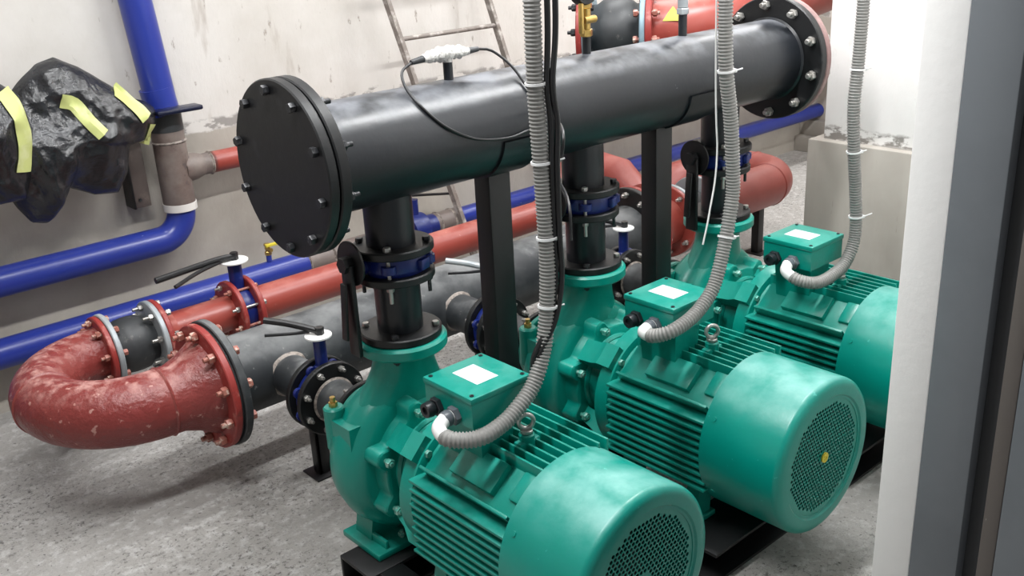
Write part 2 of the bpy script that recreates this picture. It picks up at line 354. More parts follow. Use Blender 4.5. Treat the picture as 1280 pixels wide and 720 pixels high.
# ------------------------------------------------------------------ the three pumps
PX = [1.2713, 1.9223, 2.5346]; YR = 1.8885; ZA = .3206; ZH = 1.0972
def ear(angle, R, y0, y1, r):
    x, z = R*cos(angle), ZA+R*sin(angle); return (x, y0, z), (x, y1, z)
def make_pump(px):
    t = thing('pump', 'p', 'pump', (0, 1.6, .09))
    # volute casing
    b = MB()
    b.lathe([(0, .0), (0, .165), (.012, .19), (.035, .207), (.07, .212), (.105, .205), (.13, .185), (.145, .15), (.17, .115), (.20, .085), (.225, .082), (.225, 0)], (-.008, 1.835, ZA), 'Y', 64)
    rings = []
    for (z, rx, ry, xo, yo) in [(.38, .17, .07, -.03, .01), (.44, .150, .066, -.024, .008), (.50, .115, .062, -.012, .004), (.55, .088, .062, -.004, 0), (.585, .076, .066, 0, 0), (.61, .078, .078, 0, 0)]:
        rings.append([Vector((xo+rx*cos(2*pi*k/40), YR+yo+ry*sin(2*pi*k/40), z)) for k in range(40)])
    b.loft(rings)
    b.cyl((-.175, 1.955, .36), (-.175, 1.955, .475), .026, 24, bev=.004)
    b.loft([[Vector((-.175+sx*.02, 1.90+sy*.04, z)) for sx, sy in ((-1, -1), (1, -1), (1, 1), (-1, 1))] for z in (.30, .45)])
    v = b.build('volute_casing', 'green', t, sharp=40)
    p = MB().cyl((-.175, 1.955, .475), (-.175, 1.955, .487), .011, 6).cyl((-.175, 1.955, .487), (-.175, 1.955, .5), .007, 12)
    p.build('vent_plug', 'brass', v)
    f = disc(.032, .1115, (0, YR, .60), 'Z', .006); f.build('discharge_flange', 'green', t)
    for k in range(4):
        th = pi/4+k*pi/2; bolt(t, (.086*cos(th), YR+.086*sin(th), .626), (0, 0, -1), .0095, .052, 'steel' if k % 2 else 'bolt_dark', .004)
    f = disc(.022, .105, (0, 2.064, ZA), 'Y', .004); f.build('suction_flange', 'green', t)
    # cover plate with bolt bosses
    b = MB()
    angs = [radians(107.5+51.43*k) for k in range(7)]
    def contour(off, y):
        out = []
        for k in range(168):
            a = 2*pi*k/168; dmin = min(abs((a-q+pi) % (2*pi)-pi) for q in angs)
            out.append(Vector(((.149+.033*math.exp(-(dmin/.155)**4)+off)*cos(a), y, ZA+(.149+.033*math.exp(-(dmin/.155)**4)+off)*sin(a))))
        return out
    b.loft([contour(-.006, 1.788), contour(-.001, 1.791), contour(0, 1.796), contour(.002, 1.845)])
    b.lathe([(0, .075), (0, .115), (.006, .122), (.02, .124), (.02, .075)], (0, 1.778, ZA), 'Y', 48, closed=True)
    cv = b.build('casing_cover', 'green', t)
    for a in angs:
        p0, p1 = ear(a, .158, 1.785, 1.83, 0); bolt(t, ((p0[0]), 1.784, p0[2]), (0, -1, 0), .0125, .012, 'bolt_green', .004)
    # lantern bracket
    b = MB(); b.lathe([(0, .055), (0, .10), (.03, .095), (.10, .112), (.13, .125), (.13, .055)], (0, 1.68, ZA), 'Y', 40, closed=True)
    for k in range(4):
        a = pi/4+k*pi/2; rot = Matrix.Rotation(-a, 3, 'Y')
        b.box((.105, 1.675, -.034), (.178, 1.81, .034), .008, rot, (0, 0, 0)) if False else None
        d = Vector((cos(a), 0, sin(a))); s = Vector((-sin(a), 0, cos(a))); c = Vector((0, 0, ZA))
        prof = [(1.655, .15), (1.655, .20), (1.70, .20), (1.735, .178), (1.80, .16), (1.80, .12), (1.73, .13), (1.70, .14)]
        pts = [c+d*r+Vector((0, y, 0)) for y, r in prof]; n = len(pts)
        b.add([q-s*.032 for q in pts]+[q+s*.032 for q in pts], [tuple(range(n)), tuple(range(n, 2*n))]+[(i, (i+1) % n, n+(i+1) % n, n+i) for i in range(n)])
    b.build('lantern_bracket', 'green', t)
    b = MB().lathe([(0, .165), (.005, .180), (.03, .184), (.045, .184), (.055, .17), (.055, .05), (0, .05)], (0, 1.645, ZA), 'Y', 56, closed=True); b.build('motor_flange', 'green', t)
    for k in range(4):
        a = pi/4+k*pi/2; bolt(t, (.172*cos(a), 1.678, ZA+.172*sin(a)), 'Y', .010, .05, 'bolt_green', .006)
    # pump feet
    for sx in (-1, 1):
        b = MB(); b.box((min(sx*.18, sx*.055), 1.815, .09), (max(sx*.18, sx*.055), 1.98, .108), .004)
        b.loft([[Vector((sx*xx, yy, z)) for xx, yy in ((x0, 1.885), (x1, 1.885), (x1, 1.955), (x0, 1.955))] for z, x0, x1 in ((.10, .155, .075), (.16, .145, .06), (.22, .14, .03))])
        b.box((min(sx*.15, sx*.14), 1.825, .1), (max(sx*.15, sx*.14), 1.96, .13), .003)
        b.build('foot', 'green', t); bolt(t, (sx*.09, 1.84, .109), (0, 0, 1), .010, .008, 'bolt_green', .006)
    # motor body with cooling fins
    b = MB(); b.lathe([(0, .05), (0, .150), (.01, .156), (.30, .156), (.34, .165), (.34, .05)], (0, 1.315, ZA), 'Y', 56, closed=True); mb = b.build('motor_body', 'green', t)
    b = MB()
    for sx in (-1, 1):
        for k in range(10):
            z = ZA+.078-.0205*k; xin = sqrt(max(.02**2, .156**2-(z-ZA)**2))-.01; xo = .186 if k else .182
            y0, y1 = (1.318, 1.648-.004*(k % 3)); d = .0035
            b.box((min(sx*xin, sx*xo), y0, z-d), (max(sx*xin, sx*xo), y1, z+d), .0012)
    for k in range(8):
        x = -.062+.0265*k
        zin = ZA+sqrt(.156**2-x*x)-.01; y0 = 1.318; y1 = 1.64
        b.box((x-.003, y0, zin), (x+.003, y1, ZA+.187), .0012)
    for k in range(8):
        x = -.065+.0185*k; zi = ZA-sqrt(.156**2-x*x)+.01; b.box((x-.003, 1.318, ZA-.186), (x+.003, 1.64, zi), .001)
    b.build('cooling_fins', 'green', mb)
    # sloping pads on the shoulders, raised block on the left
    for sx in (-1, 1):
        a = radians(128 if sx < 0 else 50); rot = Matrix.Rotation(-a, 3, 'Y'); b = MB()
        c = Vector((0, 0, ZA))
        def pad(r0, r1, y0, y1, w0, w1, bv):
            q = MB().box((r0, y0, w0), (r1, y1, w1), bv); b.add([rot @ p + c for p in q.v], q.f)
        pad(.12, .166, 1.322, 1.635, -.052, .06, .003); pad(.15, .184, 1.415, 1.555, -.044, .030, .003); pad(.15, .190, 1.335, 1.63, (.052 if sx < 0 else -.06), (.060 if sx < 0 else -.052), .002); pad(.15, .176, 1.335, 1.375, -.05, .02, .006)
        b.build('shoulder_pad', 'green', t)
    for sx in (-1, 1):
        for yy in (1.38, 1.60):
            b = MB(); b.box((min(sx*.19, sx*.09), yy-.03, .09), (max(sx*.19, sx*.09), yy+.03, .106), .004)
            b.loft([[Vector((sx*x, y, z)) for x, y in ((x0, yy-.02), (x1, yy-.02), (x1, yy+.02), (x0, yy+.02))] for z, x0, x1 in ((.1, .165, .105), (.2, .14, .09))])
            b.build('motor_foot', 'green', t); bolt(t, (sx*.178, yy, .107), 'Z', .009, .006, 'bolt_green', .005)
    # eyebolt
    ex, ey = .0, 1.443
    b = MB(); b.cyl((ex, ey, ZA+.14), (ex, ey, ZA+.205), .018, 20, bev=.003).box((ex-.03, ey-.012, ZA+.14), (ex+.03, ey+.012, ZA+.19), .004); b.build('eyebolt_boss', 'green', t)
    b = MB(); b.cyl((ex, ey, ZA+.205), (ex, ey, ZA+.214), .014, 20, bev=.002)
    R, r = .0165, .0052; zc = ZA+.214+R+.002; vs = []; fs = []
    for i in range(28):
        for k in range(12):
            A = 2*pi*i/28; B = 2*pi*k/12; q = R+r*cos(B); vs.append(Vector((ex+q*cos(A)*.86-r*sin(B)*.5, ey-q*cos(A)*.5-r*sin(B)*.86, zc+q*sin(A))))
            fs.append((i*12+k, i*12+(k+1) % 12, ((i+1) % 28)*12+(k+1) % 12, ((i+1) % 28)*12+k))
    b.add(vs, fs); b.build('eyebolt', 'steel', t)
    # terminal box
    x0, x1, y0, y1, zt = -.132, .037, 1.462, 1.628, .6479
    b = MB(); b.loft([[Vector((x, y, z)) for x, y in ((x0+i, y0+j), (x1-i, y0+j), (x1-i, y1-j), (x0+i, y1-j))] for z, i, j in ((.45, .042, .028), (.565, .036, .022), (.575, .003, .003), (zt-.016, .003, .003))])
    tb = b.build('terminal_box', 'green', t, sharp=20)
    ld = MB().box((x0, y0, zt-.015), (x1, y1, zt), .003).build('lid', 'green', tb)
    MB().box((x0+.055, y0+.045, zt), (x0+.115, y0+.13, zt+.0008)).build('sticker', 'paper', tb)['label'] = 'white printed sticker on the lid'
    for sx, sy in ((x0+.013, y0+.013), (x1-.013, y0+.013), (x0+.013, y1-.013), (x1-.013, y1-.013)):
        MB().cyl((sx, sy, zt), (sx, sy, zt+.002), .005, 12).cyl((sx, sy, zt), (sx, sy, zt+.003), .002, 8).build('screw', 'gland', tb)
    for gy, mm, ln in ((1.583, 'gland', .032), (1.522, 'grey_gland', .03)):
        b = MB(); b.cyl((x0+.004, gy, .592), (x0-.010, gy, .592), .0215, 6, bev=.002); b.cyl((x0-.010, gy, .592), (x0-.010-ln*.55, gy, .592), .0165, 20, bev=.003)
        b.lathe([(0, .017), (.004, .0185), (ln*.6, .0165), (ln*.6, .009), (ln*.3, .009)], (x0-.014, gy, .592), (-1, 0, 0), 20)
        b.build('cable_gland', mm, tb)
    # fan cover
    R, yf, yb = .20, 1.099, 1.325
    b = MB(); b.lathe([(yb-yf, R-.004), (yb-yf, R), (.019, R), (.012, R-.0015), (.006, R-.006), (.002, R-.013), (0, R-.022), (0, .160), (.004, .156), (.004, .150), (.007, .150), (.007, .158), (.012, R-.030), (.030, R-.005)], (0, yf, ZA), 'Y', 80, closed=True)
    for a in (radians(150), radians(30), radians(210), radians(330)):
        b.cyl((R*.985*cos(a), yb-.025, ZA+R*.985*sin(a)), (R*1.012*cos(a), yb-.025, ZA+R*1.012*sin(a)), .006, 12)
    fc = b.build('fan_cover', 'green_cover', t)
    # perforated grille: every hole is real
    b = MB(); P = .0116; hr = .0051; yg = yf+.0055; th = .002
    rows = int(.15/(P*.866))+1
    vs = []; fs = []
    for j in range(-rows, rows+1):
        for i in range(-rows-2, rows+3):
            x = (i+(.5 if j % 2 else 0))*P; z = j*P*.866; rr = sqrt(x*x+z*z)
            if rr > .157: continue
            H = [Vector((x+P/sqrt(3)*cos(pi/6+k*pi/3), yg, ZA+z+P/sqrt(3)*sin(pi/6+k*pi/3))) for k in range(6)]
            o = len(vs)
            if rr < .139 and rr > .02:
                I = [Vector((x+hr*cos(pi/6+k*pi/3), yg, ZA+z+hr*sin(pi/6+k*pi/3))) for k in range(6)]; J = [q+Vector((0, th, 0)) for q in I]
                vs += H+I+J
                for k in range(6):
                    k2 = (k+1) % 6; fs.append((o+k, o+k2, o+6+k2, o+6+k)); fs.append((o+6+k, o+6+k2, o+12+k2, o+12+k))
            else: vs += H; fs.append(tuple(range(o, o+6)))
    me = bpy.data.meshes.new('grille'); base = ORG[t.name]; me.from_pydata([tuple(q-base) for q in vs], [], fs); me.materials.append(M['green'])
    g = bpy.data.objects.new('grille', me); C.objects.link(g); g.parent = fc; ORG[g.name] = base
    b = MB().lathe([(0, 0), (0, .05), (.015, .055), (.02, .17), (.03, .17), (.05, .0)], (0, yf+.06, ZA), 'Y', 40)
    for k in range(7):
        a = k*2*pi/7; d = Vector((cos(a), 0, sin(a))); s = Vector((-sin(a), 0, cos(a)))*.004
        q = [d*.05+Vector((0, yf+.03, ZA)), d*.16+Vector((0, yf+.03, ZA)), d*.16+Vector((0, yf+.09, ZA)), d*.05+Vector((0, yf+.09, ZA))]
        b.add([p-s for p in q]+[p+s for p in q], [(0, 1, 2, 3), (4, 5, 6, 7), (0, 1, 5, 4), (1, 2, 6, 5), (2, 3, 7, 6), (3, 0, 4, 7)])
    b.build('fan', 'dark', t)
    return t
def place(o, px):
    o.location.x += px
    def sh(q):
        ORG[q.name] = ORG[q.name]+Vector((px, 0, 0))
        for c in q.children: sh(c)
    sh(o)
p1 = make_pump(0)
pumps = [p1, copy_tree(p1), copy_tree(p1)]
for o, px in zip(pumps, PX): place(o, px)
plab = ['green pump and motor nearest the camera, first under the header end plate', 'green pump and motor in the middle of the row of three', 'green pump and motor farthest away, partly hidden by the white door reveal']
for o, l in zip(pumps, plab): o['label'] = l; o['group'] = 'green pumps in a row'
fc2 = [c for c in pumps[1].children if c.name.startswith('fan_cover')][0]
yl = MB().cyl((PX[1], 1.103, ZA), (PX[1], 1.0995, ZA), .013, 24).lathe([(0, .004), (0, .007), (.0015, .007), (.0015, .004)], (PX[1], 1.0995, ZA), (0, -1, 0), 20, closed=True)
s = yl.build('round_sticker', 'yellow', fc2); s['label'] = 'small round yellow sticker at the grille centre'

# base frames
def make_base():
    t = thing('base_frame', 'b', 'base frame', (0, 1.6, 0))
    for sx in (-1, 1):
        b = MB(); xa, xb = sx*.205, sx*.145
        b.box((min(xa, xb), 1.40, .079), (max(xa, xb), 1.78, .0885), .002); b.box((min(xa, xb), 1.40, .001), (max(xa, xb), 1.78, .01), .002)
        b.box((min(xb, xb-sx*.008), 1.40, .005), (max(xb, xb-sx*.008), 1.78, .085), .001); b.build('side_channel', 'post', t)
    for y0, y1 in ((1.24, 1.40), (1.78, 1.915)):
        b = MB(); b.box((-.232, y0, .080), (.232, y1, .0895), .002); b.box((-.232, y0, 0), (.232, y1, .009), .002)
        b.box((-.232, y1-.009, .004), (.232, y1, .086), .001); b.build('cross_channel', 'post', t)
    for sx in (-1, 1):
        for y in (1.38, 1.60):
            MB().box((sx*.185-.05, y-.04, .083), (sx*.185+.05, y+.04, .0899), .001).build('foot_pad', 'post', t)
    return t
b1 = make_base(); bases = [b1, copy_tree(b1), copy_tree(b1)]
for o, px, l in zip(bases, PX, ('nearest green pump', 'middle green pump', 'farthest green pump')):
    place(o, px); o['label'] = 'black steel channel frame on the floor under the '+l; o['group'] = 'pump base frames'

# ------------------------------------------------------------------ discharge header
XA, XB, RH, RF = 1.0054, 2.8066, .1237, .193
t = thing('discharge_header', 'big black header pipe running above the three pumps, ending in a blind round plate', 'pipe', ((XA+XB)/2, YR, ZH-RH))
b = MB(); b.lathe([(0, RH), (XB-XA-.02, RH), (XB-XA-.02, 0)], (XA+.02, YR, ZH), 'X', 72); hp = b.build('header_pipe', 'black', t)
disc(.024, RF, (XA, YR, ZH), 'X').build('blind_plate', 'black_flat', t)
disc(.026, RF, (XA+.028, YR, ZH), 'X', hole=.1).build('end_flange', 'black_flat', t)
disc(.028, RF, (XB-.028, YR, ZH), 'X', hole=.1).build('end_flange', 'black_flat', t)
for x in (XA+.056, XB-.032):
    MB().lathe([(-.006, RH-.002), (0, RH+.007), (.006, RH-.002)], (x, YR, ZH), 'X', 72).build('weld_bead', 'black', t)
bolts(t, (XA+.027, YR, ZH), 'X', .170, 10, .0115, .056, 'bolt_dark', phase=.25, tail=.016)
bolts(t, (XB+.001, YR, ZH), '-X', .168, 10, .0155, .062, 'steel', phase=.4, tail=.014)
for px in PX:
    b = MB(); b.cyl((px-.005, YR, .86), (px-.005, YR, ZH-.06), .0585, 40); b.build('branch_pipe', 'black', t)
    disc(.02, .097, (px, YR, .849), 'Z', hole=.05).build('branch_flange', 'black_flat', t)
for x in (1.50, 2.20):
    b = MB(); b.lathe([(-.06, RH), (-.06, RH+.006), (.06, RH+.006), (.06, RH)], (x+.09, YR, ZH), 'X', 72, closed=True)
    # keep only the lower saddle half
    keep = [i for i, v in enumerate(b.v) if v.z < ZH-.02]; ks = set(keep); mp = {i: k for k, i in enumerate(keep)}
    b2 = MB(); b2.v = [b.v[i] for i in keep]; b2.f = [tuple(mp[i] for i in f) for f in b.f if all(i in ks for i in f)]
    b2.build('saddle', 'black', t)
for gx, h in ((1.474, .045), (1.943, .05), (2.342, .06)):
    MB().cyl((gx, YR, ZH+RH-.01), (gx, YR, ZH+RH+h), .0115 if gx < 2.3 else .0125, 20, bev=.002).build('gauge_stub', 'black', t)
mt = thing('mating_flange', 'red dusty flange plate bolted behind the far end of the black header', 'flange', (XB+.01, YR, ZH-RF))
disc(.022, RF, (XB+.004, YR, ZH), 'X').build('plate', 'dusty_pink', mt)
MB().lathe([(0, .14), (.05, .13), (.12, .08), (.14, 0)], (XB+.026, YR, ZH), 'X', 48).build('dished_end', 'salmon', mt)

# support posts
for i, (x, l) in enumerate(((1.590, 'black square steel post under the header between the nearest and middle pump'), (2.228, 'black square steel post under the header between the middle and farthest pump'))):
    t = thing('support_post', l, 'post', (x, YR, 0), 'posts carrying the header')
    MB().box((x-.036, YR-.03, .008), (x+.036, YR+.03, ZH-RH+.004), .004).build('column', 'post', t)
    MB().box((x-.08, YR-.07, 0), (x+.08, YR+.07, .01), .002).build('base_plate', 'post', t)

# ------------------------------------------------------------------ riser spools and butterfly valves
def make_spool():
    t = thing('spool_pipe', 's', 'pipe', (0, YR, .632))
    MB().cyl((0, YR, .64), (0, YR, .79), .056, 40).build('pipe', 'black', t)
    disc(.02, .1, (0, YR, .6325), 'Z').build('flange', 'black_flat', t)
    disc(.02, .095, (0, YR, .7825), 'Z').build('flange', 'black_flat', t)
    return t
s1 = make_spool(); sp = [s1, copy_tree(s1), copy_tree(s1)]
for o, px, l in zip(sp, PX, ('nearest', 'middle', 'farthest')):
    place(o, px); o['label'] = 'short black flanged pipe standing on the discharge flange of the %s pump' % l; o['group'] = 'short pipes above the pumps'
def make_valve():
    t = thing('butterfly_valve', 'v', 'valve', (0, YR, .803))
    b = MB(); b.lathe([(0, .05), (0, .076), (.012, .08), (.034, .08), (.046, .076), (.046, .05)], (0, YR, .8027), 'Z', 48, closed=True)
    for k in range(4):
        a = pi/4+k*pi/2; x, y = .08*cos(a), YR+.08*sin(a)
        b.lathe([(0, .008), (0, .018), (.018, .018), (.018, .008)], (x, y, .817), 'Z', 16, closed=True)
    for a in (-.75, -1.25):
        x, y = .084*cos(a), YR+.084*sin(a); b.box((x-.016, y-.008, .812), (x+.016, y+.008, .838), .003, Matrix.Rotation(a+pi/2, 3, 'Z'))
    b.cyl((-.07, YR+.012, .826), (-.112, YR+.012, .826), .02, 20)
    b.build('body', 'blue_cast', t)
    a, bb, d = frame((0, 0, 1))
    for k in range(4):
        th = pi/4+k*pi/2
        bolt(t, (.08*cos(th), YR+.08*sin(th), .826), (0, 0, -1), .0095, .087, 'bolt_dark' if k % 2 else 'steel', .03)
    disc(.006, .054, (-.110, YR+.012, .842), (-1, 0, 0), .001).build('notch_plate', 'post', t)
    b = MB(); b.box((-.132, YR-.012, .612), (-.120, YR+.030, .845), .004); b.cyl((-.115, YR+.012, .842), (-.140, YR+.012, .842), .02, 6); b.build('lever', 'post', t)
    MB().box((-.150, YR-.002, .66), (-.142, YR+.02, .80), .003, Matrix.Rotation(.08, 3, 'Y')).build('trigger', 'post', t)
    return t
v1 = make_valve(); vs_ = [v1, copy_tree(v1), copy_tree(v1)]
for o, px, l in zip(vs_, PX, ('nearest', 'middle', 'farthest')):
    place(o, px); o['label'] = 'blue butterfly valve with hanging black lever clamped above the %s pump' % l; o['group'] = 'butterfly valves above the pumps'

# ------------------------------------------------------------------ suction side
YS, ZS = 2.612, ZA
XS0, XS1 = 1.08, 2.93
t = thing('suction_header', 'thick dusty black suction pipe near the floor behind the pumps', 'pipe', ((XS0+XS1)/2, YS, ZS-.124))
MB().lathe([(0, .122), (XS1-XS0-.04, .122)], (XS0+.02, YS, ZS), 'X', 64).build('pipe', 'black_old', t)
disc(.024, .194, (XS0-.0, YS, ZS), 'X', hole=.1).build('end_flange', 'black_old', t)
disc(.024, .194, (XS1-.024, YS, ZS), 'X', hole=.1).build('end_flange', 'black_flat', t)
for px in PX:
    MB().cyl((px, YS-.02, ZS), (px, 2.335, ZS), .062, 36).build('branch_pipe', 'black_old', t)
    MB().lathe([(-.006, .062), (0, .07), (.008, .062)], (px, YS-.112, ZS), (0, -1, 0), 36).build('weld_bead', 'weld', t)
    disc(.018, .108, (px, 2.322, ZS), 'Y', hole=.05).build('branch_flange', 'black_flat', t)
bolts(t, (XS1-.005, YS, ZS), '-X', .170, 12, .0135, .055, 'steel', tail=.012)
for (x, l) in ((1.30, 'nearest'), (1.96, 'middle'), (2.57, 'farthest')):
    q = thing('pipe_stand', 'small black angle-iron stand under the suction branch of the %s pump' % l, 'stand', (x, 2.43, 0), 'stands under the suction branches')
    b = MB(); b.box((x-.02, 2.41, .004), (x-.012, 2.45, .262), .001); b.box((x-.02, 2.41, .004), (x+.02, 2.418, .262), .001); b.build('leg', 'post', q)
    MB().box((x-.045, 2.385, 0), (x+.045, 2.475, .006), .001).build('foot_plate', 'post', q)
    MB().box((x-.05, 2.40, .2525), (x+.05, 2.46, .2585), .001).build('saddle', 'post', q)
def make_suction_valve():
    t = thing('butterfly_valve', 'v', 'valve', (0, 2.30, ZS-.08))
    b = MB(); b.lathe([(0, .05), (0, .084), (.01, .09), (.03, .09), (.04, .084), (.04, .05)], (0, 2.281, ZS), 'Y', 48, closed=True)
    for k in range(8):
        a = pi/8+k*pi/4; b.lathe([(0, .007), (0, .016), (.012, .016), (.012, .007)], (.09*cos(a), 2.295, ZS+.09*sin(a)), 'Y', 14, closed=True)
    b.cyl((0, 2.301, ZS+.07), (0, 2.301, ZS+.181), .018, 20); b.lathe([(0, .03), (.012, .018)], (0, 2.301, ZS+.085), 'Z', 20)
    b.build('body', 'blue_cast', t)
    for k in range(8):
        a = pi/8+k*pi/4; bolt(t, (.09*cos(a), 2.301, ZS+.09*sin(a)), (0, -1, 0), .010, .078, 'steel', .012)
    disc(.006, .038, (0, 2.301, ZS+.181), 'Z', .001).build('notch_plate', 'white_pvc', t)['label'] = 'white notched lever plate'
    lv = MB(); d = Vector((-.62, .77, .12)).normalized()
    p0 = Vector((.005, 2.30, ZS+.196)); path = [p0, p0+d*.05+Vector((0, 0, .006)), p0+d*.10+Vector((0, 0, .010)), p0+d*.16+Vector((0, 0, .010))]
    lv.tube(smooth_path(path, .02), .0095, 10); lv.cyl(p0-Vector((0, 0, .008)), p0+Vector((0, 0, .012)), .013, 6)
    lv.build('lever', 'cable', t)
    MB().tube(smooth_path([p0+d*.03-Vector((0, 0, .006)), p0+d*.08+Vector((-.012, -.012, -.012)), p0+d*.15+Vector((-.03, -.03, -.016))], .02), .005, 8).build('trigger', 'cable', t)
    return t
v1 = make_suction_valve(); svs = [v1, copy_tree(v1), copy_tree(v1)]
for o, px, l in zip(svs, PX, ('nearest', 'middle', 'farthest')):
    place(o, px); o['label'] = 'blue butterfly valve with white lever plate on the suction branch of the %s pump' % l; o['group'] = 'butterfly valves on the suction branches'
lev2 = [c for c in svs[1].children if c.name.startswith('lever')][0]
lev2.data = lev2.data.copy(); lev2.data.materials[0] = M['galv']; lev2['label'] = 'bright bare steel lever'
def make_suction_spool():
    t = thing('suction_spool_pipe', 's', 'pipe', (0, 2.19, ZS-.1))
    MB().lathe([(0, .053), (.15, .062)], (0, 2.11, ZS), 'Y', 36).build('pipe', 'black_old', t)
    MB().lathe([(-.006, .06), (0, .067), (.005, .06)], (0, 2.255, ZS), 'Y', 36).build('weld_bead', 'weld', t)
    disc(.018, .108, (0, 2.262, ZS), 'Y').build('flange', 'black_flat', t)
    disc(.018, .108, (0, 2.0875, ZS), 'Y').build('flange', 'black_flat', t)
    bolts(t, (0, 2.09, ZS), 'Y', .088, 8, .009, .055, 'steel', phase=pi/8, tail=.01)
    return t
s1 = make_suction_spool(); ss = [s1, copy_tree(s1), copy_tree(s1)]
for o, px, l in zip(ss, PX, ('nearest', 'middle', 'farthest')):
    place(o, px); o['label'] = 'short black flanged pipe between suction valve and %s pump' % l; o['group'] = 'short suction pipes'

# red return bend at the near end
YB2 = 3.10
t = thing('return_bend', 'large scuffed red return bend at the left end of the thick suction pipe', 'pipe bend', (.8, 2.85, ZS-.1))
R = (YB2-YS)/2; cx = .925; pts = [(XS0-.012, YS, ZS), (XS0-.034, YS, ZS), (1.0, YS, ZS), (.955, YS, ZS)]; rad = [.145, .142, .116, .10]
for k in range(0, 25):
    a = -pi/2-pi*k/24; pts.append((cx-.0+R*cos(a), (YS+YB2)/2+R*sin(a), ZS)); rad.append(.10-.014*k/24)
pts += [(.93, YB2, ZS), (.94, YB2, ZS)]; rad += [.086, .086]
MB().tube(pts, rad, 48).build('bend', 'red', t)
for k in (0, 12, 24):
    i = 4+k; 
    MB().tube([Vector(pts[i])+(Vector(pts[i+1])-Vector(pts[i-1])).normalized()*q for q in (-.007, 0, .007)], [rad[i]-.002, rad[i]+.004, rad[i]-.002], 48).build('weld_bead', 'red', t)
disc(.022, .190, (XS0-.030, YS, ZS), 'X', hole=.09).build('flange', 'red_flange', t)
disc(.007, .184, (XS0-.0075, YS, ZS), 'X', hole=.09).build('gasket', 'rubber', t)
bolts(t, (XS0-.003, YS, ZS), '-X', .166, 10, .0155, .057, 'bolt_red', phase=.26, tail=.014)
disc(.018, .121, (.925, YB2, ZS), 'X', hole=.06).build('flange', 'red_flange', t)
bolts(t, (.944, YB2, ZS), '-X', .102, 8, .0115, .045, 'bolt_red', phase=.2, tail=.012)
# rubber joint
def rubber_joint(name, label, x0, x1, y, z, rb, rf, fm, bm_='steel', n=8, mid=None):
    t = thing(name, label, 'pipe joint', ((x0+x1)/2, y, z-rb))
    l = x1-x0; q = rb
    MB().lathe([(.012, q*.62), (.014, q*.78), (l*.18, q*.80), (l*.30, q*.97), (l*.44, q*1.0), (l*.56, q*1.0), (l*.70, q*.97), (l*.82, q*.80), (l-.014, q*.78), (l-.012, q*.62)], (x0, y, z), 'X', 56).build('bellows', 'rubber', t)
    for xx in (x0, x1-.018): disc(.018, rf, (xx, y, z), 'X', hole=rb*.6).build('flange', fm, t)
    return t
rj = rubber_joint('rubber_joint', 'black rubber expansion joint with pale steel flanges beside the red return bend', .9445, 1.115, YB2, ZS, .092, .124, 'galv')
bolts(rj, (1.118, YB2, ZS), '-X', .104, 8, .0115, .046, 'steel', phase=.25, tail=.02)
# red back line
t = thing('red_pipe', 'short red flanged pipe between the rubber joint and the blue lever valve', 'pipe', (1.26, YB2, ZS-.06))
MB().cyl((1.12, YB2, ZS), (1.395, YB2, ZS), .062, 40).build('pipe', 'red_pipe', t)
MB().lathe([(0, .085), (.03, .066), (.045, .062)], (1.13, YB2, ZS), 'X', 40).build('reducer', 'red_pipe', t)
disc(.018, .122, (1.1165, YB2, ZS), 'X', hole=.05).build('flange', 'red_flange', t)
disc(.018, .112, (1.382, YB2, ZS), 'X', hole=.05).build('flange', 'red_flange', t)
v = thing('lever_valve', 'blue butterfly valve with white plate and long black lever between red flanges', 'valve', (1.43, YB2, ZS-.08))
b = MB(); b.lathe([(0, .05), (0, .08), (.012, .086), (.036, .086), (.048, .08), (.048, .05)], (1.4005, YB2, ZS), 'X', 48, closed=True)
b.cyl((1.425, YB2, ZS+.07), (1.425, YB2, ZS+.178), .024, 20); b.build('body', 'blue_cast', v)
for k in range(8):
    a = pi/8+k*pi/4; bolt(v, (1.425, YB2+.09*cos(a), ZS+.09*sin(a)), (-1, 0, 0), .0105, .088, 'steel' if k % 2 else 'bolt_red', .014)
disc(.006, .05, (1.425, YB2, ZS+.178), 'Z', .001).build('notch_plate', 'white_pvc', v)['label'] = 'white round notched plate'
p0 = Vector((1.43, YB2, ZS+.196)); d = Vector((-1, -.06, .0))
b = MB(); b.tube(smooth_path([p0, p0+d*.08+Vector((0, 0, .004)), p0+d*.29+Vector((0, 0, -.004))], .02), .011, 10); b.cyl(p0-Vector((0, 0, .012)), p0+Vector((0, 0, .014)), .014, 6); b.build('lever', 'cable', v)
MB().tube(smooth_path([p0+d*.05-Vector((0, 0, .004)), p0+d*.15+Vector((0, -.02, -.012)), p0+d*.25+Vector((-.0, -.055, -.024))], .02), .007, 8).build('trigger', 'cable', v)
t = thing('red_pipe', 'long red pipe behind the black suction pipe, running away to the right', 'pipe', (2.1, YB2, ZS-.06))
MB().cyl((1.462, YB2, ZS), (2.86, YB2, ZS), .0625, 40).build('pipe', 'red_pipe', t)
disc(.018, .114, (1.449, YB2, ZS), 'X', hole=.05).build('flange', 'red_flange', t)

